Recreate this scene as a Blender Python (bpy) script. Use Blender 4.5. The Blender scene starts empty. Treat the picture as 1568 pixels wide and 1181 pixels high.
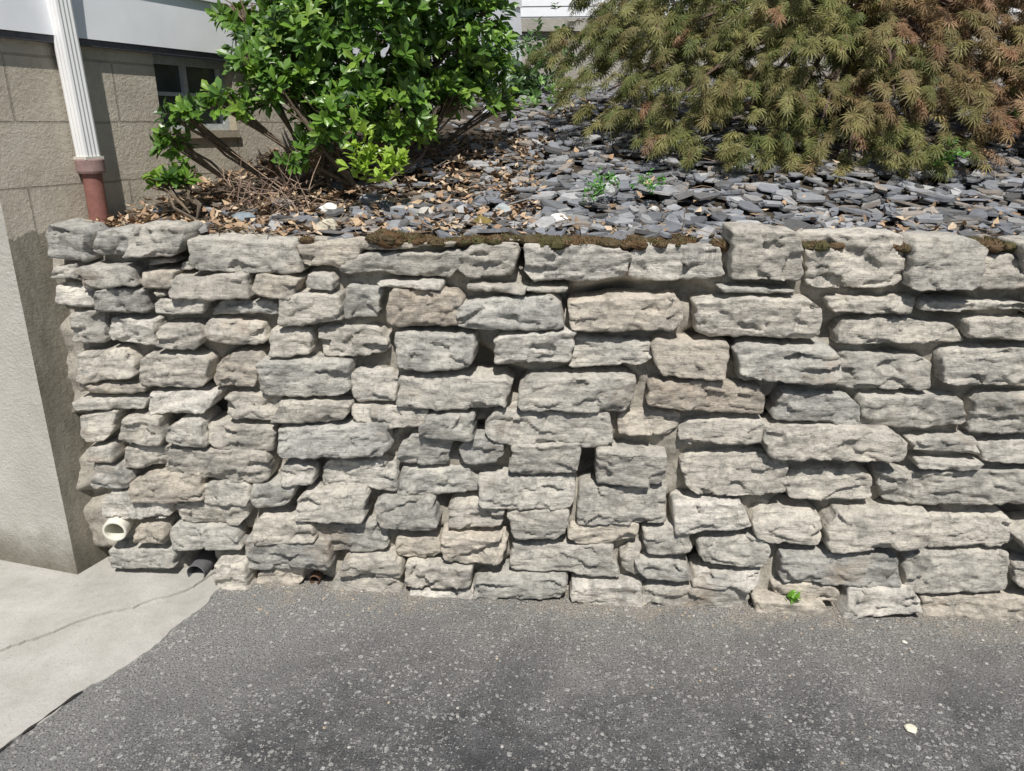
import bpy, math, random
import numpy as np
from mathutils import Vector, noise
random.seed(7); rng=np.random.default_rng(7)
W,H,F=1568.0,1181.0,1184.0
PITCH=math.radians(18.7); YAW=math.radians(4.2)
CAM=np.array([0.0,-2.41,1.6])
fw=np.array([-math.sin(YAW)*math.cos(PITCH),math.cos(YAW)*math.cos(PITCH),-math.sin(PITCH)])
rt=np.array([math.cos(YAW),math.sin(YAW),0.0]); up=np.cross(rt,fw)
# survey helper: photo measurement -> point on a real plane (n.p=c)
def meas(px,py,n,c):
    d=fw*F+rt*(px-W/2)+up*(H/2-py); n=np.array(n,float)
    return CAM+d*((c-n@CAM)/(n@d))
def G(px,py,z=0): return meas(px,py,(0,0,1),z)
def P(px,py,Y): return meas(px,py,(0,1,0),Y)
BAT=0.055
def WL(px,py): return meas(px,py,(0,1,-BAT),0)

scene=bpy.context.scene
# ---------------------------------------------------------------- helpers
def mk(name,verts,faces,mat,tint=None,smooth=False,parent=None,uv=None):
    me=bpy.data.meshes.new(name)
    v=verts.tolist() if hasattr(verts,'tolist') else verts
    f=faces.tolist() if hasattr(faces,'tolist') else faces
    me.from_pydata(v,[],f)
    if tint is not None:
        a=me.attributes.new('tint','FLOAT_COLOR','POINT')
        t=np.ones((len(v),4),np.float32); t[:,:3]=np.array(tint,np.float32)
        a.data.foreach_set('color',t.ravel())
    if uv is not None:
        l=me.uv_layers.new(name='UVMap'); k=0
        for poly in me.polygons:
            for li in poly.loop_indices:
                l.data[li].uv=uv(me.vertices[me.loops[li].vertex_index].co)
    me.materials.append(mat)
    if smooth: me.polygons.foreach_set('use_smooth',[True]*len(me.polygons))
    me.update()
    o=bpy.data.objects.new(name,me); scene.collection.objects.link(o)
    if parent: o.parent=parent
    return o
def empty(name):
    o=bpy.data.objects.new(name,None); scene.collection.objects.link(o); return o
class MB:
    def __init__(s): s.v=[];s.f=[];s.t=[]
    def add(s,v,f,t=(1,1,1)):
        b=len(s.v); s.v+= [tuple(map(float,p)) for p in v]; s.f+=[tuple(b+i for i in q) for q in f]; s.t+=[t]*len(v)
    def tube(s,pts,rad,n=6,t=(1,1,1),cap=True):
        pts=[np.array(p,float) for p in pts]; rings=[]
        for i,p in enumerate(pts):
            d=(pts[min(i+1,len(pts)-1)]-pts[max(i-1,0)]); d/=np.linalg.norm(d)+1e-9
            a=np.cross(d,[0,0,1.0] if abs(d[2])<.9 else [1.0,0,0]); a/=np.linalg.norm(a); b=np.cross(d,a)
            r=rad[i] if hasattr(rad,'__len__') else rad
            rings.append([p+r*(math.cos(k*2*math.pi/n)*a+math.sin(k*2*math.pi/n)*b) for k in range(n)])
        v=[q for r in rings for q in r]; f=[]
        for i in range(len(pts)-1):
            for k in range(n):
                f.append((i*n+k,i*n+(k+1)%n,(i+1)*n+(k+1)%n,(i+1)*n+k))
        if cap: f.append(tuple(range(n))[::-1]); f.append(tuple((len(pts)-1)*n+k for k in range(n)))
        s.add(v,f,t)
    def box(s,o,ex,ey,ez,t=(1,1,1)):
        o,ex,ey,ez=[np.array(q,float) for q in (o,ex,ey,ez)]
        v=[o,o+ex,o+ex+ey,o+ey,o+ez,o+ex+ez,o+ex+ey+ez,o+ey+ez]
        s.add(v,[(0,3,2,1),(4,5,6,7),(0,1,5,4),(1,2,6,5),(2,3,7,6),(3,0,4,7)],t)
    def obj(s,name,mat,**k): return mk(name,s.v,s.f,mat,tint=s.t,**k)
class NT:
    def __init__(s,name,rough=.9,spec=.3):
        s.m=bpy.data.materials.new(name); s.m.use_nodes=True; s.t=s.m.node_tree; s.n=s.t.nodes
        s.b=s.n['Principled BSDF']; s.b.inputs['Roughness'].default_value=rough
        s.b.inputs['Specular IOR Level'].default_value=spec
        s.tc=s.n.new('ShaderNodeTexCoord').outputs['Object']
    def L(s,a,b): s.t.links.new(a,b)
    def vec(s,sc):
        m=s.n.new('ShaderNodeMapping'); m.inputs['Scale'].default_value=sc; s.L(s.tc,m.inputs[0]); return m.outputs[0]
    def noise(s,scale,detail=6,rough=.6,vec=None,dist=0,out='Fac'):
        n=s.n.new('ShaderNodeTexNoise'); n.inputs['Scale'].default_value=scale; n.inputs['Detail'].default_value=detail
        n.inputs['Roughness'].default_value=rough; n.inputs['Distortion'].default_value=dist
        s.L(vec or s.tc,n.inputs['Vector']); return n.outputs[out]
    def warp(s,scale,amt):
        n=s.noise(scale,2,.6,out='Color'); a=s.n.new('ShaderNodeVectorMath'); a.operation='MULTIPLY_ADD'
        s.L(n,a.inputs[0]); a.inputs[1].default_value=(amt,amt,amt); s.L(s.tc,a.inputs[2]); return a.outputs[0]
    def vor(s,scale,feature='F1',out='Distance',vec=None,rand=1):
        n=s.n.new('ShaderNodeTexVoronoi'); n.feature=feature; n.inputs['Scale'].default_value=scale
        n.inputs['Randomness'].default_value=rand
        s.L(vec or s.tc,n.inputs['Vector']); return n.outputs[out]
    def ramp(s,fac,stops,interp='LINEAR'):
        r=s.n.new('ShaderNodeValToRGB'); e=r.color_ramp.elements; r.color_ramp.interpolation=interp
        while len(e)<len(stops): e.new(.5)
        for i,(p,c) in enumerate(stops):
            e[i].position=p; e[i].color=(c,c,c,1) if not hasattr(c,'__len__') else (*c,1)
        s.L(fac,r.inputs[0]); return r.outputs[0]
    def mix(s,fac,a,b,mode='MIX'):
        m=s.n.new('ShaderNodeMix'); m.data_type='RGBA'; m.blend_type=mode
        for val,i in ((fac,0),(a,6),(b,7)):
            if isinstance(val,(int,float)): m.inputs[i].default_value=val if i==0 else (val,val,val,1)
            elif isinstance(val,tuple): m.inputs[i].default_value=(*val,1)
            else: s.L(val,m.inputs[i])
        return m.outputs[2]
    def math(s,op,a,b=0.0):
        m=s.n.new('ShaderNodeMath'); m.operation=op
        for i,val in enumerate((a,b)):
            if isinstance(val,(int,float)): m.inputs[i].default_value=val
            else: s.L(val,m.inputs[i])
        return m.outputs[0]
    def sep(s):
        n=s.n.new('ShaderNodeSeparateXYZ'); s.L(s.tc,n.inputs[0]); return n.outputs
    def attr(s):
        n=s.n.new('ShaderNodeAttribute'); n.attribute_name='tint'; return n.outputs['Color']
    def col(s,c):
        if isinstance(c,tuple): s.b.inputs['Base Color'].default_value=(*c,1)
        else: s.L(c,s.b.inputs['Base Color'])
    def bump(s,h,dist=.01,st=1,prev=None):
        b=s.n.new('ShaderNodeBump'); b.inputs['Distance'].default_value=dist; b.inputs['Strength'].default_value=st
        s.L(h,b.inputs['Height'])
        if prev is not None: s.L(prev,b.inputs['Normal'])
        s.L(b.outputs[0],s.b.inputs['Normal']); return b.outputs[0]
# ---------------------------------------------------------------- materials
def m_stone():
    m=NT('weathered_limestone',.92,.15)
    a=m.attr(); n1=m.noise(10,6,.74); n2=m.noise(60,5,.78)
    c=m.mix(1,a,m.ramp(n1,[(.33,(.62,.63,.64)),(.5,(.95,.95,.96)),(.66,(1.14,1.13,1.11))]),'MULTIPLY')
    c=m.mix(1,c,m.ramp(n2,[(.32,.52),(.46,.97),(.7,1.14)]),'MULTIPLY')
    sg=m.noise(9,5,.7,vec=m.vec((1,1,6)),dist=.3)
    c=m.mix(1,c,m.ramp(sg,[(.36,.72),(.47,1.0)]),'MULTIPLY')
    d=m.noise(7,7,.82,dist=.6)
    c=m.mix(m.ramp(d,[(.52,0),(.61,.6)]),c,(.185,.18,.165))
    o=m.noise(3.3,5,.75); c=m.mix(m.ramp(o,[(.58,0),(.7,.5)]),c,(.43,.33,.24))
    m.col(c)
    b=m.bump(m.noise(85,5,.8),.007,1.0); m.bump(sg,.012,.6,b)
    return m.m
def m_mortar():
    m=NT('lime_mortar',.95,.1)
    n=m.noise(6,7,.7); c=m.ramp(n,[(.3,(.28,.26,.22)),(.5,(.40,.37,.315)),(.72,(.51,.48,.42))])
    c=m.mix(m.ramp(m.noise(90,3,.7),[(.35,.4),(.5,0)]),c,(.14,.12,.1)); m.col(c)
    m.bump(m.noise(80,5,.78),.009,.9); return m.m
def m_asphalt():
    m=NT('worn_asphalt',.9,.25); s=m.sep()
    big=m.noise(1.7,6,.74,dist=.6); med=m.noise(9,6,.8)
    c=m.ramp(big,[(.36,(.105,.105,.11)),(.5,(.16,.159,.16)),(.62,(.25,.246,.238))])
    c=m.mix(1,c,m.ramp(med,[(.32,.55),(.68,1.38)]),'MULTIPLY')
    y=m.math('ADD',s[1],m.math('MULTIPLY',m.math('SUBTRACT',m.noise(2.6,6,.75),.5),1.4))
    nw=m.ramp(m.math('ADD',y,1.0),[(.25,0),(.8,.62),(1,.88)])
    c=m.mix(nw,c,(.35,.34,.315))
    x=m.math('ADD',m.math('MULTIPLY',m.math('ADD',s[0],m.math('MULTIPLY',s[1],-1.0)),-1),m.math('MULTIPLY',m.math('SUBTRACT',m.noise(2,6,.75),.5),1.4))
    lf=m.ramp(x,[(-.0,0),(.6,.8)]); c=m.mix(lf,c,(.35,.345,.33))
    sand=m.ramp(m.math('ADD',m.math('MULTIPLY',s[1],1.1),m.noise(4.5,5,.75)),[(.34,0),(.47,.6)]); c=m.mix(sand,c,(.45,.395,.32))
    dens=m.noise(2.8,5,.75)
    wv=m.warp(60,.014)
    v=m.vor(58,vec=wv); v2=m.vor(58,out='Color',vec=wv); sc=m.n.new('ShaderNodeSeparateColor'); m.L(v2,sc.inputs[0])
    sz=m.ramp(m.math('ADD',m.math('MULTIPLY',sc.outputs[0],.6),m.math('MULTIPLY',dens,1.1)),[(.80,.0),(1.0,.40)])
    sp=m.math('LESS_THAN',v,sz)
    c=m.mix(m.math('MULTIPLY',sp,.75),c,m.mix(sc.outputs[1],(.20,.19,.18),(.74,.73,.69)))
    w2=m.vor(150,vec=wv); w2c=m.vor(150,out='Color',vec=wv); s2=m.n.new('ShaderNodeSeparateColor'); m.L(w2c,s2.inputs[0])
    z2=m.ramp(m.math('ADD',m.math('MULTIPLY',s2.outputs[0],.6),m.math('MULTIPLY',dens,1.0)),[(.62,.0),(1.0,.5)])
    c=m.mix(m.math('MULTIPLY',m.math('LESS_THAN',w2,z2),.7),c,m.mix(s2.outputs[1],(.10,.095,.09),(.68,.67,.64)))
    c=m.mix(m.ramp(m.noise(190,2,.7),[(.40,.85),(.47,0)]),c,(.035,.035,.035))
    m.col(c); m.bump(m.noise(130,4,.8),.011,1.0); return m.m
def m_conc(name,a,b_,c_,bs=120,bd=.003):
    m=NT(name,.9,.2); n=m.noise(2.4,8,.78,dist=.3)
    c=m.ramp(n,[(.32,a),(.5,b_),(.68,c_)])
    c=m.mix(m.ramp(m.noise(160,3,.7),[(.33,.35),(.44,0)]),c,tuple(q*.4 for q in a)); m.col(c)
    m.bump(m.noise(bs,5,.75),bd,.8); return m.m
def m_block():
    m=NT('painted_block',.9,.15); s=m.sep()
    uv=m.n.new('ShaderNodeTexCoord').outputs['UV']
    br=m.n.new('ShaderNodeTexBrick'); m.L(uv,br.inputs['Vector']); br.inputs['Scale'].default_value=1
    br.inputs['Brick Width'].default_value=.405; br.inputs['Row Height'].default_value=.203; br.inputs['Mortar Size'].default_value=.005
    br.inputs['Mortar Smooth'].default_value=.8
    c=m.ramp(m.noise(3.5,7,.8),[(.32,(.44,.395,.315)),(.52,(.60,.545,.445)),(.7,(.69,.64,.54))])
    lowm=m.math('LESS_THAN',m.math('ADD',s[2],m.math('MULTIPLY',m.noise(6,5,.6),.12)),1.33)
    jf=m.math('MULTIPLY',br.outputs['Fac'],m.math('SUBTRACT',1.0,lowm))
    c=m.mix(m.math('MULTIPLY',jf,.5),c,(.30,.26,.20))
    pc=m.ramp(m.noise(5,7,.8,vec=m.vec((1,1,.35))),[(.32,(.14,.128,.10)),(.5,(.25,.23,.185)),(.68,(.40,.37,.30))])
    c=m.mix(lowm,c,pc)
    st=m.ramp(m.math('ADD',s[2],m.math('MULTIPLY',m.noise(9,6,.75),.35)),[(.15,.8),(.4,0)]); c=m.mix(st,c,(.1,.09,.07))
    m.col(c); b=m.bump(jf,-.005,.8); m.bump(m.noise(60,5,.8),.012,1,b); return m.m
def m_stucco():
    m=NT('light_stucco',.92,.15); s=m.sep()
    c=m.ramp(m.noise(2.5,7,.78),[(.3,(.46,.44,.39)),(.6,(.60,.575,.52))])
    st=m.ramp(m.math('ADD',s[2],m.math('MULTIPLY',m.noise(8,7,.8),.36)),[(.14,.9),(.26,.6),(.38,0)]); c=m.mix(st,c,(.14,.125,.085))
    m.col(c); m.bump(m.noise(80,5,.78),.009,.9); return m.m
def m_tint(name,rough=.6,spec=.4,nscale=30,lo=.75,hi=1.2,trans=0,bd=0,det=3):
    m=NT(name,rough,spec); c=m.attr()
    if nscale: c=m.mix(1,c,m.ramp(m.noise(nscale,det,.65),[(.3,lo),(.7,hi)]),'MULTIPLY')
    m.col(c)
    if bd: m.bump(m.noise(nscale*2,3,.7),bd,.8)
    if trans:
        tr=m.n.new('ShaderNodeBsdfTranslucent'); m.L(m.mix(1,c,(1.3,1.5,.6),'MULTIPLY'),tr.inputs[0])
        mx=m.n.new('ShaderNodeMixShader'); mx.inputs[0].default_value=trans
        m.L(m.b.outputs[0],mx.inputs[1]); m.L(tr.outputs[0],mx.inputs[2])
        m.L(mx.outputs[0],m.n['Material Output'].inputs[0])
    return m.m
STONE=m_stone(); MORTAR=m_mortar(); ASPH=m_asphalt()
CONC=m_conc('apron_concrete',(.33,.315,.28),(.43,.415,.38),(.52,.505,.47))
CONC2=m_conc('old_concrete',(.28,.26,.23),(.38,.36,.32),(.45,.43,.39),60,.006)
BLOCK=m_block(); STUC=m_stucco()
SOIL=m_conc('dark_soil',(.055,.044,.033),(.09,.072,.054),(.14,.11,.085),50,.02)
TINT=m_tint('mixed_matte',.85,.2,40,.8,1.15,bd=.002)
PAINT=m_tint('white_paint',.45,.4,6,.94,1.03)
LEAF=m_tint('glossy_leaf',.36,.5,0,trans=.2)
MLEAF=m_tint('maple_leaf',.6,.3,0,trans=.2)
BARK=m_tint('bark',.9,.1,60,.6,1.2)
# ---------------------------------------------------------------- ground
gs=80
mk('asphalt_driveway',[(-gs,-gs,0),(gs,-gs,0),(gs,gs,0),(-gs,gs,0)],[(0,1,2,3)],ASPH)
TH=math.radians(72); E=np.array([math.cos(TH),math.sin(TH),0]); N=np.array([math.sin(TH),-math.cos(TH),0]); Z=np.array([0,0,1.0])
C=G(120,885); A=G(0,862); AD=(A-C)/np.linalg.norm(A-C)
def slab(name,pts,z,mat):
    out=[]
    for i in range(len(pts)-1):
        a,b=pts[i],pts[i+1]; n=max(1,int(np.linalg.norm(b-a)/.02))
        for k in range(n):
            p=a+(b-a)*k/n
            p=p+np.array([noise.noise(Vector((p[0]*9,p[1]*9,3))),noise.noise(Vector((p[0]*9,p[1]*9,7))),0])*.02+np.array([noise.noise(Vector((p[0]*50,p[1]*50,3))),noise.noise(Vector((p[0]*50,p[1]*50,7))),0])*.008
            out.append(p)
    out.append(pts[-1]); n=len(out)
    v=[(p[0],p[1],z) for p in out]+[(p[0],p[1],-.02) for p in out]
    f=[tuple(range(n))]+[(i,n+i,n+(i+1)%n,(i+1)%n) for i in range(n)]
    return mk(name,v,f,mat)
low=[G(-900,1560),G(0,1152),G(60,1108),G(115,1068),G(175,1032),G(245,985),G(300,935),G(348,892),G(340,860),G(160,840),G(120,880),G(-900,680)]
slab('concrete_apron',low,.004,CONC)
hi=[G(-900,1275),G(0,1001),G(60,978),G(130,952),G(215,928),G(300,902),G(330,880),G(200,840),G(120,872),G(-900,660)]
slab('concrete_slab',hi,.014,CONC)
mb=MB(); cr=[G(-400,1375),G(-60,1195),G(0,1152),G(60,1108),G(115,1068),G(128,1060)]
for a,b in zip(cr[:-1],cr[1:]):
    for k in range(14):
        p=a+(b-a)*k/14; q=a+(b-a)*(k+1)/14; d=(q-p)/np.linalg.norm(q-p); n=np.array([-d[1],d[0],0])
        w=max(.0008,.003+.005*noise.noise(Vector(p*25))); o=np.array([0,0,.0065])
        mb.add([p-n*w+o,q-n*w+o,q+n*w+o,p+n*w+o],[(0,1,2,3)],(.03,.028,.025))
mb.obj('pavement_crack',TINT)
# ---------------------------------------------------------------- stone wall
boxes="""88 342 150 397;150 347 215 395;215 342 305 393;303 362 465 416;462 368 560 414;530 384 705 425;703 368 790 430;805 368 963 432;962 374 1105 434;1113 350 1228 432;1230 356 1385 450;1388 358 1490 445;1478 383 1568 445;1560 360 1700 440
92 400 140 432;135 402 230 440;228 408 280 438;275 415 400 455;395 414 472 457;330 453 440 486;432 445 532 497;525 436 590 492;590 440 705 497;708 447 862 500;872 445 1050 505;1055 447 1260 517;1265 450 1400 486;1400 450 1568 480;1275 484 1465 528;1465 480 1600 520;1568 450 1700 485
98 435 160 472;155 440 245 482;243 452 330 482;175 482 250 532;250 485 325 530;325 487 415 530;415 495 490 545;490 497 600 552;605 500 735 560;755 500 875 558;878 508 995 560;995 515 1115 575;1115 520 1275 585;1280 535 1420 600;1428 522 1600 590
115 478 176 532;122 530 225 580;228 533 335 590;335 532 405 592;403 543 540 603;540 560 612 612;615 567 785 620;790 565 968 622;985 575 1175 628;1182 590 1310 645;1320 597 1465 655;1468 597 1600 662
128 580 238 602;132 602 238 622;240 590 345 632;350 597 440 640;435 605 545 645;545 617 655 655;655 627 740 667;738 622 940 677;945 627 1040 668;1040 634 1178 680;1170 645 1375 700;1380 663 1490 695;1380 695 1490 715;1490 665 1620 707
135 622 193 673;195 624 263 675;263 634 325 680;325 641 435 685;435 642 610 695;610 660 700 712;700 668 775 712;775 668 895 722;905 674 1022 735;1035 682 1212 755;1207 708 1332 765;1335 715 1640 778
145 674 190 700;190 672 290 712;262 682 430 735;433 692 495 737;495 693 610 750;610 712 735 755;730 717 880 772;880 733 1027 797;1030 757 1142 812;1150 767 1260 825;1257 772 1412 830;1412 780 1540 835;1540 797 1640 845
150 702 208 745;208 714 320 764;320 730 395 770;395 732 460 772;460 738 575 795;575 752 680 805;680 757 775 805;778 770 875 820;872 790 980 828;980 800 1055 845;1055 814 1180 862;1180 832 1367 885;1370 837 1540 897;1540 848 1640 900
165 747 268 790;268 762 390 805;392 774 490 820;490 793 605 842;605 812 678 852;678 806 780 858;780 821 945 875;978 846 1060 880;945 828 980 876;1060 863 1168 893;1180 882 1278 910;1270 886 1395 932;1400 897 1640 945
212 792 262 830;262 797 375 838;375 815 525 866;525 842 620 880;620 853 732 890;730 868 870 908;870 877 985 917;985 882 1142 922;1145 902 1270 942
175 834 270 872;335 848 395 905;395 862 468 902;505 872 620 908;620 892 730 925"""
st=[]
for line in boxes.split('\n'):
    for b in line.split(';'):
        x0,y0,x1,y1=map(float,b.split())
        q=[WL(x0,y1),WL(x1,y1),WL(x1,y0),WL(x0,y0)]
        st.append([(p[0],p[2]) for p in q])
def facade_side(x,y): return (np.array([x,y,0])-C*[1,1,0])@N
XL=WL(165,850)[0]-.25
xr=WL(1640,700)[0]
for r in range(11):
    z0=.0+r*.115; x=xr+random.uniform(-.05,.08)
    while x<5.2:
        w=random.uniform(.16,.4); h=.105+random.uniform(-.015,.01)
        st.append([(x,z0),(x+w,z0),(x+w,z0+h),(x,z0+h)]); x+=w+.008
gx,gz=.01,.01; nx=int((xr-XL)/gx); nz=int(1.24/gz); occ=np.zeros((nz,nx),bool)
for q in st:
    xs=[p[0] for p in q]; zs=[p[1] for p in q]
    i0,i1=int((min(xs)-XL)/gx),int((max(xs)-XL)/gx); j0,j1=int(min(zs)/gz),int(max(zs)/gz)
    occ[max(0,j0):max(0,j1),max(0,i0):max(0,i1)]=True
pipeC=WL(183,806); hole1=WL(305,872); hole2=WL(484,888)
for hc,r in ((pipeC,.06),(hole1,.06),(hole2,.035)):
    i=int((hc[0]-XL)/gx); j=int(hc[2]/gz); k=int(r/gz); occ[max(0,j-k):j+k,max(0,i-k):i+k]=True
for j in range(nz):
    for i in range(nx):
        if occ[j,i]: continue
        i1=i
        mw=random.randint(12,24)
        while i1<nx and not occ[j,i1] and i1-i<mw: i1+=1
        j1=j
        while j1<nz and not occ[j1,i:i1].any() and j1-j<8: j1+=1
        if i1-i>=5 and j1-j>=3:
            occ[j:j1,i:i1]=True; x=XL+i*gx; z=j*gz
            if facade_side(x,BAT*z)>.035: st.append([(x,z),(XL+i1*gx,z),(XL+i1*gx,j1*gz),(x,j1*gz)])
pal=[((.59,.55,.475),5),((.56,.53,.465),5),((.52,.50,.445),3),((.57,.515,.43),3),((.49,.475,.43),1.2),((.54,.475,.39),.6),((.65,.615,.545),3)]
pw=np.array([p[1] for p in pal],float); pw/=pw.sum()
def nz3(x,y,z): return noise.noise(Vector((x,y,z)))
allv=[];allf=[];allt=[];base=0
for si,q in enumerate(st):
    sd=si*3.7; q=[np.array(p) for p in q]
    cx=sum(q)/4; w=abs(q[1][0]-q[0][0]); h=abs(q[3][1]-q[0][1])
    if w<.02 or h<.015: continue
    q=[p+rng.normal(0,1,2)*[min(.014,w*.07),min(.009,h*.10)] for p in q]
    gap=.0035
    for k in range(4):
        q[k]=q[k]+np.array([gap if q[k][0]<cx[0] else -gap, gap*2.8 if q[k][1]<cx[1] else -gap*.5])
    nu=max(8,int(w/.0060)); nv=max(8,int(h/.0060)); n=random.uniform(7,18)
    d0=random.uniform(.028,.082)*(1 if w>.1 else .75)
    cut=[random.uniform(0,.05)*min(1,h/.11) if random.random()<.6 else 0 for _ in range(4)]
    ns=max(4,int(w*h/.0018)); 
    main=(random.uniform(-.06,.06),random.uniform(-.16,.16))
    seeds=[]
    for _ in range(ns):
        u_=random.uniform(-w/2,w/2); v_=random.uniform(-h/2,h/2)
        edge=max(abs(u_)/(w/2)*.7,abs(v_)/(h/2))
        off=abs(random.gauss(0,.0028))+(.007*random.random() if edge>.6 else 0)+(.013 if random.random()<.08 else 0)
        seeds.append((u_,v_,off,main[0]+random.gauss(0,.08),main[1]+random.gauss(0,.14)))
    su=np.array([s_[0] for s_ in seeds]); sv_=np.array([s_[1] for s_ in seeds])
    col=np.array(pal[rng.choice(len(pal),p=pw)][0])*random.uniform(.88,1.08)
    tilt=random.uniform(-.2,.2); lo_=.6+random.random()*.3
    for b in range(nv+1):
        t=-1+2*b/nv; t=math.copysign(1-(1-abs(t))**1.2,t)
        for a in range(nu+1):
            s=-1+2*a/nu; s=math.copysign(1-(1-abs(s))**1.2,s); r=max(abs(s),abs(t))
            rr=(abs(s)**n+abs(t)**n)**(1/n) if r>0 else 1
            k=r/rr if rr>0 else 1
            k=1-(1-k)*min(1,r**2); ss,tt=s*k,t*k
            ci_=(1 if ss>0 else 0)+(2 if tt>0 else 0); cu=cut[ci_]
            if cu>0:
                over=(abs(ss)*w/2+abs(tt)*h/2)-(w/2+h/2-cu)
                if over>0:
                    ss-=math.copysign(over/w,ss); tt-=math.copysign(over/h,tt)
            U=(ss+1)/2;V=(tt+1)/2
            p=(1-V)*((1-U)*q[0]+U*q[1])+V*((1-U)*q[3]+U*q[2])
            x,z=p
            ox=nz3(x*13,z*13,sd)*.012+nz3(x*45,z*45,sd+5)*.007
            oz=nz3(x*8,z*14,sd+9)*.009+nz3(x*42,z*48,sd+13)*.006
            x+=ox*(.3+.7*r); z+=oz*(.3+.7*r)
            dr=min((1-abs(s))*w/2,(1-abs(t))*h/2)
            if r>=.999: y=.08
            else:
                e=min(1,dr/.010); e=1-(1-e)**2
                uu=ss*w/2+nz3(x*35,z*35,sd+21)*.010; vv=tt*h/2+nz3(x*35,z*35,sd+22)*.007
                dd=(su-uu)**2+((sv_-vv)*2.1)**2; i_=int(dd.argmin()); S=seeds[i_]
                y=-(d0*(lo_+(1-lo_)*e))+S[2]+S[3]*(uu-S[0])+S[4]*(vv-S[1])+main[0]*S[0]+main[1]*S[1]
                y+=nz3(x*18,(z+tilt*x)*52,sd+3)*.0036+nz3(x*85,z*110,sd+4)*.0026
            if t<-.85 and r>.95: z+=.006
            allv.append((x,y+BAT*z,z)); 
    for b in range(nv):
        for a in range(nu):
            i=base+b*(nu+1)+a; allf.append((i,i+1,i+nu+2,i+nu+1))
    nn=(nu+1)*(nv+1); allt+=[tuple(col)]*nn; base+=nn
wall=empty('stone_retaining_wall')
o=mk('stones',allv,allf,STONE,tint=allt,smooth=True,parent=wall)
def topz(x):
    return 1.232+.012*nz3(x*2.5,0,1)+.01*nz3(x*9,2,1)
vs=[];fs=[];st_=.0125; nx=int((5.2-XL)/st_); nzv=100
for i in range(nx+1):
    x=XL+i*st_; tz=topz(x)
    for j in range(nzv+1):
        z=-.02+(tz+.02)*j/nzv
        d=.015+(.012 if x<.0 else 0)+nz3(x*7,z*9,40)*.034+nz3(x*25,z*25,41)*.012+nz3(x*60,z*60,43)*.005
        dd=nz3(x*5,z*7,77)
        if dd>.05: d+=(dd-.05)*.25
        for hc,r in ((hole1,.04),(hole2,.025),(pipeC,.03)):
            q=math.hypot(x-hc[0],z-hc[2])
            if q<r: d+=.14*(1-(q/r)**4)
        vs.append((x,BAT*z+d,z))
    for k in range(1,19):
        y=BAT*tz+.01+k*.013
        vs.append((x,y,tz+.012*min(1,k/3)+nz3(x*9,y*9,5)*.014+nz3(x*30,y*30,6)*.006))
row=nzv+1+18
for i in range(nx):
    for j in range(row-1):
        a=i*row+j; fs.append((a,a+row,a+row+1,a+1))
mk('mortar',vs,fs,MORTAR,smooth=True,parent=wall)
# ---------------------------------------------------------------- terrain
def terr(x,y):
    yy=max(0,y-.12); h=1.235+.2*min(yy,2.4)+.1*max(0,min(yy-2.4,4))
    h+=.035*nz3(x*1.3,y*1.3,8)*min(1,yy*2)+.012*nz3(x*6,y*6,9)
    return h
xs=list(np.arange(-3,6,.05))+list(np.arange(6,30,1.0)); ys=list(np.arange(.1,5,.05))+list(np.arange(5,30,1.0))
xs=[-20,-12,-6]+xs
vs=[(x,y,terr(x,y)-.012) for x in xs for y in ys]; n=len(ys)
fs=[(i*n+j,(i+1)*n+j,(i+1)*n+j+1,i*n+j+1) for i in range(len(xs)-1) for j in range(n-1)]
mk('garden_slope',vs,fs,SOIL,smooth=True)
def nrm(a): return a/np.linalg.norm(a)
# slate chips
mb=MB()
cols=[(.20,.21,.23),(.26,.265,.275),(.155,.16,.17),(.33,.33,.33),(.225,.22,.215),(.26,.23,.20),(.12,.12,.12),(.21,.22,.24)]
cnt=0
while cnt<7600:
    x=random.uniform(-1.75,4.2); y=.13+ (random.random()**1.4)*4.0
    if facade_side(x,y)<.03: continue
    if x>2.4 and random.random()<.6: continue
    m=nz3(x*1.5,y*1.5,20)
    if x<-1.0+.25*m and random.random()<.85: continue
    if x<-.35 and y>.5 and random.random()<.7: continue
    if y<.2 and x<-.3 and random.random()<.5: continue
    cnt+=1
    L=.015+random.random()**1.5*.055; Wd=L*random.uniform(.35,.8); th=random.uniform(.002,.006); k=random.choice([4,5,5,6,7])
    az=random.gauss(0,.9)+(math.pi if random.random()<.5 else 0); tl=random.gauss(0,.13); tl2=random.gauss(-.03,.16)
    X=nrm(np.array([math.cos(az),math.sin(az),tl+.2*math.sin(az)])); Y0=np.array([-math.sin(az),math.cos(az),tl2+.2*math.cos(az)]); Zz=nrm(np.cross(X,Y0)); Y0=np.cross(Zz,X)
    c=np.array([x,y,terr(x,y)+random.uniform(-.002,.030)])
    an=[(i+random.uniform(-.35,.35))*6.283/k for i in range(k)]
    rim=[X*L*math.cos(a)*random.uniform(.7,1.15)+Y0*Wd*math.sin(a)*random.uniform(.7,1.15) for a in an]
    v=[c+p+Zz*th for p in rim]+[c+p*1.03-Zz*th for p in rim]
    f=[tuple(range(k))]+[(i,k+i,k+(i+1)%k,(i+1)%k) for i in range(k)]
    g=random.choice(cols); s=random.uniform(.7,1.25); mb.add(v,f,tuple(q*s for q in g))
mb.obj('slate_chip_mulch',TINT)
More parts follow.
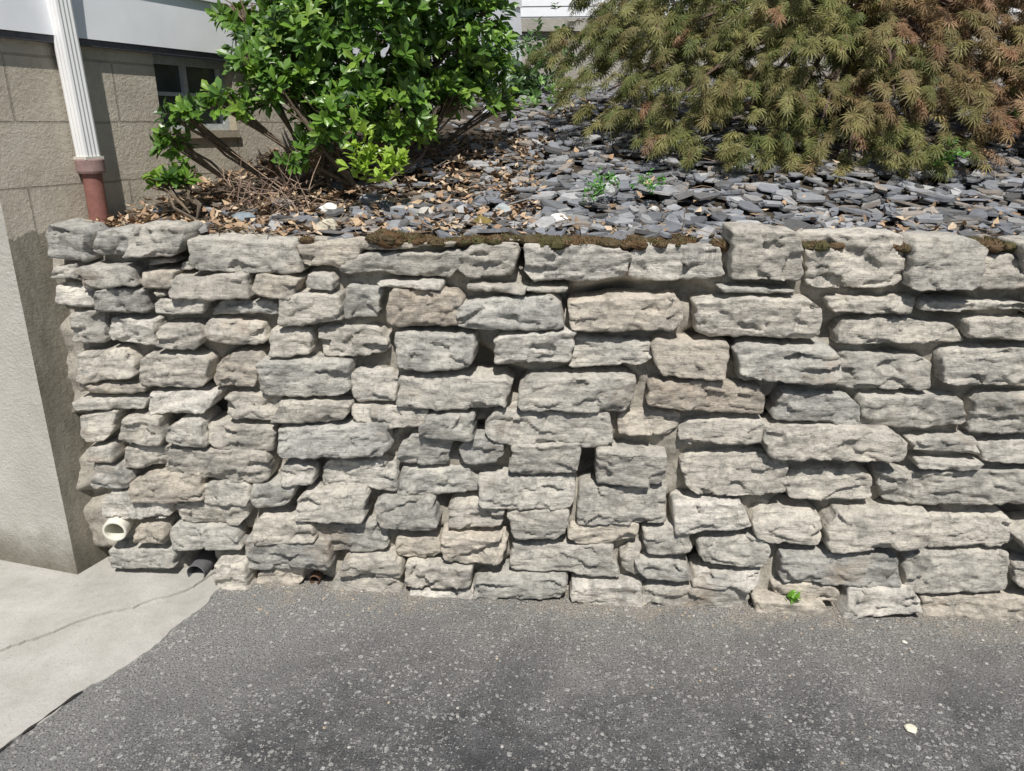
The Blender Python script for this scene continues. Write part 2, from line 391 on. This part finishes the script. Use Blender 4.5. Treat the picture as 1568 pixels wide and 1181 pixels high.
# dry leaves and bark
mb=MB()
for i in range(4600):
    r=random.random()
    if r<.66: x=random.uniform(-1.7,-.1); y=random.uniform(.13,1.6)
    elif r<.82: x=random.uniform(-1.6,4); y=abs(random.gauss(0,.10))+.12
    else: x=random.uniform(-.8,4.0); y=random.uniform(.15,2.6)
    if facade_side(x,y)<.02: continue
    L=random.uniform(.008,.028); az=random.uniform(0,6.28); X=np.array([math.cos(az),math.sin(az),random.gauss(0,.35)])*L; Y0=np.array([-math.sin(az),math.cos(az),random.gauss(0,.4)])*L*random.uniform(.3,.55)
    c=np.array([x,y,terr(x,y)+random.uniform(.008,.034)]); b=np.array([0,0,L*random.uniform(.1,.5)])
    g=random.choice([(.46,.34,.22),(.33,.22,.14),(.54,.43,.31),(.23,.16,.105),(.39,.27,.17)])
    mb.add([c-X+b,c-Y0*.9,c+X*.2-Y0+b*.5,c+X+b,c+X*.2+Y0+b*.5,c+Y0*.9-X*.3,c],[(0,1,6),(1,2,6),(2,3,6),(3,4,6),(4,5,6),(5,0,6)],g)
mb.obj('dry_leaf_litter',TINT)
mb=MB()
for i in range(620):
    x=random.uniform(-1.6,3.5) if i>170 else random.uniform(-1.6,-.3); y=random.uniform(.12,1.5)
    if i>400: y=random.uniform(.12,.3)
    if facade_side(x,y)<.03: continue
    L=random.uniform(.03,.14); az=random.uniform(0,6.28); c=np.array([x,y,terr(x,y)+.022]); d=np.array([math.cos(az),math.sin(az),random.gauss(0,.15)])
    pts=[c,c+d*L*.5+rng.normal(0,.006,3),c+d*L+rng.normal(0,.01,3)]
    g=random.choice([(.22,.16,.11),(.33,.26,.19),(.12,.09,.07)]); mb.tube(pts,[.0022,.0018,.001],4,g)
mb.obj('fallen_twigs',TINT)
def rock(c,r,col,mbx,sq=.6):
    U,Vn=10,7; v=[];f=[]; sd=random.uniform(0,99)
    for j in range(Vn+1):
        for i in range(U):
            th=math.pi*j/Vn; ph=2*math.pi*i/U; d=np.array([math.sin(th)*math.cos(ph),math.sin(th)*math.sin(ph),math.cos(th)*sq])
            v.append(np.array(c)+d*r*(1+.45*nz3(d[0]*1.3+sd,d[1]*1.3,d[2]*1.3)+.15*nz3(d[0]*4+sd,d[1]*4,d[2]*4)))
    for j in range(Vn):
        for i in range(U): a=j*U+i; b=j*U+(i+1)%U; f.append((a,b,b+U,a+U))
    mbx.add(v,f,col)
mb=MB()
for px,py,r,c in [(505,322,15,(.72,.70,.66)),(650,328,15,(.5,.48,.44)),(857,338,16,(.68,.66,.64)),(770,322,14,(.38,.42,.42)),(625,256,13,(.5,.49,.46)),(500,348,18,(.5,.46,.36)),(930,292,15,(.42,.43,.42)),(738,342,16,(.22,.17,.06)),(375,335,15,(.22,.26,.29)),(1450,270,13,(.4,.4,.38)),(810,140,9,(.5,.5,.48)),(1000,322,9,(.55,.53,.5)),(440,312,10,(.45,.43,.4))]:
    Yg=.2
    for _ in range(12):
        p=P(px,py,Yg); e=p[2]-(terr(p[0],Yg)+.02); Yg+= e/.28*1.0 if abs(e)<.6 else .1
        Yg=max(.14,min(4,Yg))
    p=P(px,py,Yg); d=np.linalg.norm(p-CAM); rock((p[0],Yg,terr(p[0],Yg)+.022),r*d/F,c,mb)
mb.obj('quartz_rocks',TINT,smooth=False)
mb=MB()
for px,py,Y0,r in [(195,332,.12,.07),(275,330,.11,.055),(235,328,.2,.06)]:
    p=P(px,py,Y0); rock((p[0],Y0,1.25),r,(.38,.345,.28),mb,.3)
mb.obj('cap_stones',TINT)
# moss: low lumpy cushions along the cap, with fine tufts
mb=MB()
mspots=[]
for i in range(560):
    r_=random.random()
    x=random.uniform(-.62,.78) if r_<.55 else (random.uniform(.98,2.3) if r_<.9 else random.uniform(-1.0,4))
    if nz3(x*3.1,0,60)<-.18 and random.random()<.8: continue
    y=BAT*1.24-.028+random.random()**1.2*.12; mspots.append((x,y,random.uniform(.008,.036)*(.6+.8*max(0,nz3(x*8,y*8,62)+.5))))
for x,y,r in mspots:
    z=topz(x)+.010; g=random.choice([(.085,.065,.035),(.12,.08,.045),(.075,.07,.03),(.10,.06,.03)])
    rock((x,y,z),r,g,mb,.5)
    for k in range(int(34*r/.02)):
        a=random.uniform(0,6.28); q=r*math.sqrt(random.random())*1.1; c=np.array([x+q*math.cos(a),y+q*math.sin(a),z+r*.5*math.sqrt(max(0,1-(q/r/1.15)**2))-.002])
        hh=random.uniform(.004,.009); w=.0025; a=random.uniform(0,6); g2=random.choice([(.16,.11,.06),(.12,.085,.045),(.12,.11,.045),(.19,.13,.07)])
        mb.add([c+[w*math.cos(a),w*math.sin(a),0],c+[w*math.cos(a+2.1),w*math.sin(a+2.1),0],c+[w*math.cos(a+4.2),w*math.sin(a+4.2),0],c+[random.gauss(0,.004),random.gauss(0,.004)-.002,hh]],[(0,1,3),(1,2,3),(2,0,3)],g2)
mb.obj('moss',TINT)
# ---------------------------------------------------------------- drain pipes
def pipe(name,c,d,ro,ri,L,col,mat=PAINT,back=.12):
    d=nrm(np.array(d,float)); a=nrm(np.cross(d,[0,0,1])); b=np.cross(d,a); n=32; v=[];f=[]
    prof=[(ro,-back),(ro,L-.003),(ro-.002,L),(ri+.001,L),(ri,L-.003),(ri,-back)]
    for r,l in prof:
        for k in range(n):
            an=2*math.pi*k/n; v.append(np.array(c)+d*l+r*(math.cos(an)*a+math.sin(an)*b))
    for j in range(len(prof)-1):
        for k in range(n): f.append((j*n+k,j*n+(k+1)%n,(j+1)*n+(k+1)%n,(j+1)*n+k))
    f.append(tuple((len(prof)-1)*n+k for k in range(n)))
    return mk(name,v,f,mat,tint=[col]*len(v),smooth=False)
p=WL(187,796); pipe('drain_pipe',p,(.15,-1,-.10),.042,.033,.075,(.74,.72,.62))
pipe('weep_hole_pipe',WL(305,872),(0,-1,0),.034,.031,.03,(.12,.12,.125),TINT,.2)
pipe('weep_hole_pipe.001',WL(484,885),(0,-1,0),.020,.017,.02,(.12,.07,.05),TINT,.2)
# ---------------------------------------------------------------- building
bld=empty('block_building')
def fq(s,n,z): return C*[1,1,0]+E*s+N*n+Z*z
ZS=1.85
wS,wE,wB,wT=.70,1.12,1.575,1.85
LEN=4.4
def uvf(co):
    p=np.array(co)-C; return (p@E+.1, co[2]+.02)
def fine(quad,mat,name,par,uv=None,du=.05):
    a,b,c,d=[np.array(q) for q in quad]; nu=max(1,int(np.linalg.norm(b-a)/du)); nv=max(1,int(np.linalg.norm(d-a)/du))
    v=[];f=[]
    for j in range(nv+1):
        for i in range(nu+1):
            U,V=i/nu,j/nv; p=(1-V)*((1-U)*a+U*b)+V*((1-U)*d+U*c); v.append(p)
    for j in range(nv):
        for i in range(nu): k=j*(nu+1)+i; f.append((k,k+1,k+nu+2,k+nu+1))
    return mk(name,v,f,mat,uv=uv,smooth=True,parent=par)
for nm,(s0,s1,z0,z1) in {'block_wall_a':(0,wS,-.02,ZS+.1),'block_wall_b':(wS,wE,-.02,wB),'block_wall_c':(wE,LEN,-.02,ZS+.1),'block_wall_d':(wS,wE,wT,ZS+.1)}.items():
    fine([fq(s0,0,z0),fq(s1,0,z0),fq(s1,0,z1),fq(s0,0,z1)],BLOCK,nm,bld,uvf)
Af=C*[1,1,0]+AD*8*[1,1,0]
fine([Af-Z*.02,C*[1,1,0]-Z*.02,C*[1,1,0]+Z*(ZS+.1),Af+Z*(ZS+.1)],STUC,'stucco_face',bld,None,.2)
e1=fq(LEN,0,0); e2=e1+nrm(np.array([-1,.3,0]))*8
fine([e1,e2,e2+Z*(ZS+.1),e1+Z*(ZS+.1)],BLOCK,'end_wall',bld,uvf,.3)
mb=MB()
dp=.07
def sbox(s0,s1,n0,n1,z0,z1,t): mb.box(fq(s0,n0,z0),E*(s1-s0),N*(n1-n0),Z*(z1-z0),t)
gm=NT('window_glass',.06,.8); gm.col(gm.ramp(gm.noise(6,3,.6),[(.3,(.05,.06,.065)),(.7,(.12,.13,.13))]))
mbg=MB(); mbg.box(fq(wS,-dp,wB),E*(wE-wS),N*.004,Z*(wT-wB)); mbg.obj('window_glass',gm.m,parent=bld)
rv=(.40,.35,.27)
sbox(wS-.03,wS,-dp-.02,-.002,wB-.03,wT,rv); sbox(wE,wE+.03,-dp-.02,-.002,wB-.03,wT,rv); sbox(wS,wE,-dp-.02,.012,wB-.03,wB,rv)
fr=(.46,.50,.51)
sbox(wS,wS+.03,-dp+.005,-dp+.03,wB,wT,fr); sbox(wE-.03,wE,-dp+.005,-dp+.03,wB,wT,fr)
sbox(wS+.03,wE-.03,-dp+.005,-dp+.03,wB,wB+.025,fr); sbox(wS+.03,wE-.03,-dp+.005,-dp+.03,wT-.03,wT,fr)
sbox(wS+.19,wS+.21,-dp+.005,-dp+.024,wB+.025,wT-.03,fr); sbox(wS+.03,wS+.19,-dp+.005,-dp+.022,wB+.13,wB+.144,fr); sbox(wS+.21,wE-.03,-dp+.005,-dp+.022,wB+.13,wB+.144,fr)
mb.obj('window_frame',TINT,parent=bld)
mb=MB(); wt=(.78,.80,.82)
def lap(o,u,n,L,z0,k):
    for i in range(k):
        z=z0+i*.19
        a=o+n*.030+Z*z; b=o+n*.016+Z*(z+.19)
        v=[a,a+u*L,b+u*L,b,o+Z*z,o+u*L+Z*z]
        mb.add(v,[(0,1,2,3),(4,5,1,0)],wt)
lap(fq(0,0,0),E,N,LEN,ZS+.022,16)
Nf=np.array([-AD[1],AD[0],0]); Nf=Nf if Nf[1]<0 else -Nf
lap(C*[1,1,0],AD*[1,1,0],Nf,8,ZS+.022,16)
lap(e1,nrm(e2-e1),np.array([.29,.95,0]),8,ZS+.022,16)
mb.obj('siding',PAINT,parent=bld)
mb=MB()
mb.box(fq(-.03,0,ZS+.0),E*(LEN+.03),N*.024,Z*.02,(.10,.10,.11)); mb.obj('starter_flashing',TINT,parent=bld)
mb=MB(); zt=ZS+.022+16*.19
mb.add([fq(0,.3,zt),fq(LEN,.3,zt),e2+Z*zt,Af+Z*zt],[(0,1,2,3)],(.2,.2,.2)); mb.obj('roof',TINT,parent=bld)
# ---------------------------------------------------------------- downspout
dsp=empty('downspout'); mb=MB()
s0=.318; n0=.040
def dsec(z): return fq(s0,n0,z)+E*(-.03*(z-1.4))
def ring(z,sc=1):
    hw,hd=.030*sc,.023*sc; pts=[]
    for i in range(9):
        t=-hw+2*hw*i/8; pts.append((t,hd+(.0026 if i%2 else 0)))
    for i in range(7):
        t=hd-2*hd*i/6; pts.append((hw+(.0026 if i%2 else 0),t))
    for i in range(9):
        t=hw-2*hw*i/8; pts.append((t,-hd))
    for i in range(7):
        t=-hd+2*hd*i/6; pts.append((-hw-(.0026 if i%2 else 0),t))
    return [dsec(z)+E*a+N*b for a,b in pts]
zs=[1.475,2.0,2.6,3.4,4.6]; v=[];f=[]
for z in zs: v+=ring(z)
n=32
for j in range(len(zs)-1):
    for k in range(n): f.append((j*n+k,j*n+(k+1)%n,(j+1)*n+(k+1)%n,(j+1)*n+k))
mb.add(v,f,(.80,.80,.79)); mb.obj('white_spout',PAINT,parent=dsp)
mb=MB(); rc=(.24,.11,.09); b=dsec(1.42)
mb.tube([b+Z*-.21,b+Z*.035],.032,28,rc); mb.tube([b+Z*.018,b+Z*.026,b+Z*.062,b+Z*.066],[.043,.046,.046,.042],28,(.27,.18,.165))
mb.obj('drain_adapter',m_tint('faded_red_plastic',.6,.3,25,.75,1.2),parent=dsp)
mb=MB(); mb.box(dsec(1.484)-E*.036-N*.030,E*.072,N*.060,Z*.010,(.6,.58,.52)); mb.obj('spout_collar',PAINT,parent=dsp)
# ---------------------------------------------------------------- foliage tools
def frames(d,u):
    d=d/np.linalg.norm(d,axis=1,keepdims=True); x=np.cross(d,u); x/=np.linalg.norm(x,axis=1,keepdims=True)+1e-9
    z=np.cross(x,d); return np.stack([x,d,z],axis=2)
def inst(T,faces,pos,R,sc,col):
    N_=len(pos); k=len(T); V=np.einsum('nij,kj->nki',R,T)*sc[:,None,None]+pos[:,None,:]
    offs=np.arange(N_)*k; fl=[]
    for f in faces: fl+=(offs[:,None]+np.array(f)[None,:]).tolist()
    return V.reshape(-1,3),fl,np.repeat(col,k,axis=0)
OV=np.array([(0,0,0),(-.16,.35,.05),(.16,.35,.05),(0,.35,0),(-.20,.68,.04),(.20,.68,.04),(0,.7,-.02),(0,1,-.08)],float)
OF=[(0,3,1),(0,2,3),(1,3,6,4),(3,2,5,6),(4,6,7),(6,5,7)]
def whorls(pos,axis,per,size,colf,spread=(35,85)):
    n=len(pos); P_=np.repeat(pos,per,0); A_=np.repeat(axis/np.linalg.norm(axis,axis=1,keepdims=True),per,0)
    h=rng.normal(size=(n*per,3)); b=np.cross(A_,h); b/=np.linalg.norm(b,axis=1,keepdims=True)
    th=np.radians(rng.uniform(*spread,n*per))[:,None]; d=np.cos(th)*A_+np.sin(th)*b; d[:,2]-=.1
    P_=P_-A_*rng.uniform(0,.03,(n*per,1))
    return inst(OV,OF,P_,frames(d,A_+rng.normal(0,.25,A_.shape)),size*rng.uniform(.65,1.15,n*per),colf(np.repeat(np.arange(n),per)))
def shell(cl,n,inner=.55):
    out=[];ax=[]
    vol=np.array([c[3]*c[4]*c[5] for c in cl])**(.7); vol/=vol.sum()
    for i,c in enumerate(cl):
        m=int(n*vol[i]); d=rng.normal(size=(m,3)); d/=np.linalg.norm(d,axis=1,keepdims=True)
        r=inner+(1-inner)*rng.random((m,1))**.6
        nzv_=np.array([nz3(*(q*2.2+i*7)) for q in d])[:,None]
        r=r*(1+.5*nzv_)
        out.append(np.array(c[:3])+d*r*np.array(c[3:6])); ax.append(d)
    return np.concatenate(out),np.concatenate(ax)
# ---------------------------------------------------------------- green shrub
def cl(px,py,Y,rx,rz,ry=None):
    p=P(px,py,Y); return (p[0],p[1],p[2],rx,ry or rx,rz)
bush=empty('evergreen_shrub')
cls=[cl(560,60,.95,.40,.30),cl(450,60,.75,.24,.2),cl(690,70,1.1,.27,.22),cl(600,150,.85,.26,.15),cl(500,175,.6,.17,.12),cl(700,140,1.05,.17,.11),
     cl(425,130,.55,.12,.08),cl(385,95,.5,.09,.05),cl(345,160,.45,.11,.06),cl(280,175,.42,.08,.05),cl(265,215,.40,.06,.05),cl(250,280,.30,.08,.045),cl(285,262,.36,.05,.04),
     cl(470,235,.55,.10,.05),cl(620,205,.8,.11,.05),cl(745,110,1.15,.10,.10),cl(440,10,.8,.23,.2),cl(600,-60,.95,.45,.25),cl(370,15,.7,.12,.1),cl(735,20,1.2,.13,.12),cl(770,160,1.5,.09,.05)]
pos,ax=shell(cls,2500,.45); ax=ax*.8+np.array([0,-.3,.65])
keep=np.array([facade_side(p[0],p[1])>.03 and p[2]>terr(p[0],p[1])+.0 and nz3(p[0]*7,p[1]*7,p[2]*7)>-.20 for p in pos]); pos=pos[keep];ax=ax[keep]
gc=np.array([(.10,.20,.03),(.14,.26,.035),(.075,.155,.028),(.20,.32,.05),(.045,.10,.022)])
ci=rng.choice(5,len(pos),p=[.3,.24,.2,.14,.12])
V,Fc,Tt=whorls(pos,ax,8,.056,lambda i:gc[ci[i]]*rng.uniform(.8,1.2,(len(i),1)))
mk('leaves',V,Fc,LEAF,tint=Tt,smooth=False,parent=bush)
mb=MB(); root=np.array([*P(520,250,.75)[:2],0.0]); root[2]=terr(root[0],root[1])-.02
for i,c in enumerate(cls):
    e=np.array(c[:3]); r0=root+np.array([random.uniform(-.15,.15),random.uniform(-.1,.1),0])
    if i in(11,12): r0=P(300,310,.3)
    m=(r0+e)/2+rng.normal(0,.04,3)+[0,0,-.06]
    mb.tube([r0,(r0+m)/2+rng.normal(0,.015,3),m,(m+e)/2+rng.normal(0,.02,3),e],[.011,.009,.007,.005,.003],5,(.16,.13,.10))
    for k in range(14):
        d=rng.normal(size=3); d/=np.linalg.norm(d); t=e+d*np.array(c[3:6])*.8
        mb.tube([m+(e-m)*random.random(),(e+t)/2+rng.normal(0,.01,3),t],[.004,.003,.0015],4,(.18,.14,.10))
for k in range(110):
    p=P(random.uniform(350,470),random.uniform(225,290),.42); p[2]=terr(p[0],p[1])+random.uniform(0,.12)
    d=rng.normal(size=3)*[.07,.05,.06]; mb.tube([p,p+d*.5+rng.normal(0,.01,3),p+d],[.002,.0016,.001],4,random.choice([(.38,.28,.21),(.28,.2,.16)]))
mb.obj('branches',BARK,parent=bush)
def plant(name,spots,size,per,col,n=10,spread=(35,85)):
    pos=[];ax=[]
    for px,py,Y,r in spots:
        p=P(px,py,Y)
        for k in range(n):
            q=p+rng.normal(size=3)*r; pos.append(q); ax.append(rng.normal(size=3)*.5+[0,-.2,1])
    pos=np.array(pos);ax=np.array(ax); col=np.array(col)
    v,f,t=whorls(pos,ax,per,size,lambda i:col*rng.uniform(.75,1.25,(len(i),1)),spread)
    mk(name,v,f,LEAF,tint=t)
plant('yellow_green_seedling',[(550,240,.38,.028),(590,262,.35,.03),(570,225,.42,.025),(608,240,.4,.02)],.05,7,(.26,.38,.05),n=9)
plant('clover_weed',[(905,285,.42,.022),(930,270,.5,.02),(990,275,.5,.018)],.02,6,(.10,.27,.05),n=16)
plant('clover_weed.001',[(1450,232,.75,.03),(1560,160,1.2,.05)],.03,6,(.10,.24,.04),n=14)
plant('clover_weed.002',[(820,165,2.4,.05),(850,152,2.6,.06)],.04,6,(.17,.30,.08),n=24)
plant('broadleaf_weed',[(1213,915,-.06,.007)],.036,5,(.16,.34,.04),n=3,spread=(10,75))
plant('low_shrub',[(820,115,3.3,.12),(840,100,3.5,.12),(800,130,3.0,.07)],.06,7,(.08,.15,.05),n=60)
# ---------------------------------------------------------------- laceleaf maple
maple=empty('japanese_maple_tree')
mc=[cl(905,70,1.6,.22,.13),cl(930,140,1.45,.20,.10),cl(985,190,1.2,.17,.08),cl(1000,60,1.5,.28,.15),cl(1050,140,1.2,.22,.11),cl(1060,215,1.05,.13,.07),
    cl(1130,60,1.4,.30,.17),cl(1150,160,1.1,.24,.12),cl(1180,225,1.0,.18,.07),cl(1240,90,1.3,.30,.17),cl(1260,180,1.05,.25,.12),cl(1300,240,.95,.17,.07),
    cl(1360,50,1.4,.32,.18),cl(1370,150,1.1,.28,.14),cl(1400,225,.95,.20,.08),cl(1470,100,1.2,.28,.15),cl(1490,170,1.05,.22,.09),cl(1560,60,1.4,.35,.2),cl(1600,130,1.2,.3,.12),
    cl(1700,60,1.4,.4,.25),cl(1700,150,1.2,.35,.12),cl(1200,-40,1.6,.5,.25),cl(1450,-60,1.6,.5,.25),cl(980,-20,1.7,.3,.15),cl(1250,80,2.0,.6,.3),cl(1500,60,2.0,.6,.3),cl(1050,60,2.0,.4,.25)]
pos,ax=shell(mc,2900,.6)
cenM=np.array([P(1300,150,1.9)[0],1.9])
P_=[];D_=[];U_=[];Cc=[]
mcol=[np.array(c) for c in [(.15,.165,.05),(.10,.12,.035),(.22,.215,.08),(.16,.16,.058)]]; rcol=[np.array(c) for c in [(.27,.145,.085),(.33,.20,.125),(.18,.095,.055),(.25,.16,.08)]]
twv=MB()
for p,a in zip(pos,ax):
    if nz3(p[0]*5,p[1]*5,p[2]*8)<-.25: continue
    o=np.array([p[0]-cenM[0],p[1]-cenM[1],0])*.8+rng.normal(0,.6,3)*[1,1,0]+[0,-.35,0]+a*[.6,.6,0]; o=o/(np.linalg.norm(o)+1e-6)
    redp=float(np.clip((p[0]-.88)/1.1+.8*nz3(p[0]*2.5,p[1]*2.5,p[2]*4),.0,.92)); redp=min(1,max(0,redp+random.uniform(-.25,.2)))
    if random.random()<.05: redp=.9
    base_c=random.choice(mcol)*(1-redp)+random.choice(rcol)*redp
    q=p.copy(); v=o*.9+[0,0,.25]; step=random.uniform(.016,.028); tw=[q.copy()]
    for k in range(6):
        q=q+v*step; v=v*.9+np.array([0,0,-.20]); tw.append(q.copy())
        if q[2]<terr(q[0],q[1])+.02: break
        for side in (-1,1):
            sv=np.cross(v,[0,0,1])*side
            d=nrm(v*.7+sv*.7+[0,0,-.3]+rng.normal(0,.4,3)); P_.append(q.copy()); D_.append(d); U_.append(nrm(np.array([0,-.6,1])+o*.3+rng.normal(0,.4,3)))
            Cc.append(base_c*random.uniform(.7,1.3))
    if random.random()<.5: twv.tube(tw,[.0018]*len(tw),3,(.16,.08,.055),cap=False)
T=[];TF=[]
for i,(an,L) in enumerate(zip((-85,-55,-27,0,27,55,85),(.5,.75,.95,1.05,.95,.75,.5))):
    a=math.radians(an); d=np.array([math.sin(a),math.cos(a),0]); n_=np.array([math.cos(a),-math.sin(a),0]); b=len(T)
    T+=[(0,0,0),tuple(d*L*.5+n_*.048+[0,0,.02]),tuple(d*L+[0,0,-.2]),tuple(d*L*.5-n_*.048+[0,0,.02])]; TF.append((b,b+1,b+2,b+3))
T=np.array(T)
P_,D_,U_,Cc=map(np.array,(P_,D_,U_,Cc))
v,f,t=inst(T,TF,P_,frames(D_,U_),rng.uniform(.030,.060,len(P_)),Cc)
mk('leaves',v,f,MLEAF,tint=t,parent=maple)
tr=np.array([cenM[0],cenM[1]+.1,0]); tr[2]=terr(tr[0],tr[1])-.05
top=tr+[.05,-.05,.55]; twv.tube([tr,tr+[.03,.02,.25],top],[.07,.055,.045],10,(.13,.1,.08))
for c in mc:
    e=np.array(c[:3]); m=(top+e)/2+[0,0,.12]; twv.tube([top-[0,0,random.uniform(0,.2)],(top+m)/2+rng.normal(0,.03,3)+[0,0,.05],m,(m+e)/2+[0,0,.02],e],[.028,.02,.014,.009,.004],6,(.13,.09,.075))
twv.obj('trunk_and_limbs',BARK,parent=maple)
# ---------------------------------------------------------------- background
mb=MB(); x0=P(775,60,4.6)[0]
mb.box((x0-1.5,4.6,1.7),(9,0,0),(0,.2,0),(0,0,.62)); mb.box((x0-1.52,4.56,2.322),(9.04,0,0),(0,.28,0),(0,0,.10)); mb.obj('concrete_garden_wall',CONC2)
hs=empty('white_house'); mb=MB()
for i in range(30): mb.add([(-5,11-.012,2.0+i*.15),(14,11-.012,2.0+i*.15),(14,11,2.15+i*.15),(-5,11,2.15+i*.15)],[(0,1,2,3)],(.78,.8,.82))
mb.box((-5,11.01,0),(19,0,0),(0,6,0),(0,0,6.4),(.7,.7,.7)); mb.obj('walls',PAINT,parent=hs)
mb=MB(); mb.add([(-5.3,10.7,6.4),(14.3,10.7,6.4),(14.3,14,8),(-5.3,14,8),(14.3,17.3,6.4),(-5.3,17.3,6.4)],[(0,1,2,3),(3,2,4,5)],(.1,.1,.1)); mb.obj('roof',TINT,parent=hs)
# ---------------------------------------------------------------- loose gravel
mb=MB()
for i in range(2600):
    x=random.uniform(-1.2,4); y=-abs(random.gauss(0,.12))-.0 if random.random()<.6 else random.uniform(-2,-.1)
    r=random.uniform(.0015,.005); c=random.choice([(.45,.43,.4),(.3,.28,.25),(.2,.2,.2),(.4,.33,.25)])
    if r<.0042: 
        a=random.uniform(0,6); p=np.array([x,y,.001]); mb.add([p+[r*math.cos(a),r*math.sin(a),0],p+[r*math.cos(a+2),r*math.sin(a+2),0],p+[r*math.cos(a+4),r*math.sin(a+4),0],p+[0,0,r]],[(0,1,3),(1,2,3),(2,0,3)],c)
    else: rock((x,y,.002),r,c,mb)
p=G(1395,1118); rock((p[0],p[1],.004),.017,(.75,.72,.58),mb,.4)
p=G(1385,985); rock((p[0],p[1],.004),.008,(.7,.68,.6),mb,.5)
mb.obj('loose_gravel',TINT)
# ---------------------------------------------------------------- light, sky, camera
AZ=math.radians(-8); EL=math.radians(56)
sd=np.array([-math.sin(AZ)*math.cos(EL),-math.cos(AZ)*math.cos(EL),math.sin(EL)])
l=bpy.data.lights.new('sun','SUN'); l.energy=5.0; l.angle=math.radians(.53); l.color=(1,.965,.91)
lo=bpy.data.objects.new('sun',l); scene.collection.objects.link(lo); lo.rotation_euler=Vector(-sd).to_track_quat('-Z','Y').to_euler()
w=bpy.data.worlds.new('World'); scene.world=w; w.use_nodes=True; nt=w.node_tree
sk=nt.nodes.new('ShaderNodeTexSky'); sk.sky_type='NISHITA'; sk.sun_disc=False; sk.sun_elevation=EL
sk.sun_rotation=math.atan2(sd[0],sd[1])
nt.links.new(sk.outputs[0],nt.nodes['Background'].inputs[0]); nt.nodes['Background'].inputs[1].default_value=.065
cd=bpy.data.cameras.new('camera'); cam=bpy.data.objects.new('camera',cd); scene.collection.objects.link(cam)
cd.sensor_width=36; cd.lens=F/W*36; cd.clip_end=500; cd.clip_start=.05
cam.location=CAM; cam.rotation_euler=Vector(fw).to_track_quat('-Z','Y').to_euler(); scene.camera=cam
scene.view_settings.view_transform='Standard'; scene.view_settings.look='None'; scene.view_settings.exposure=0
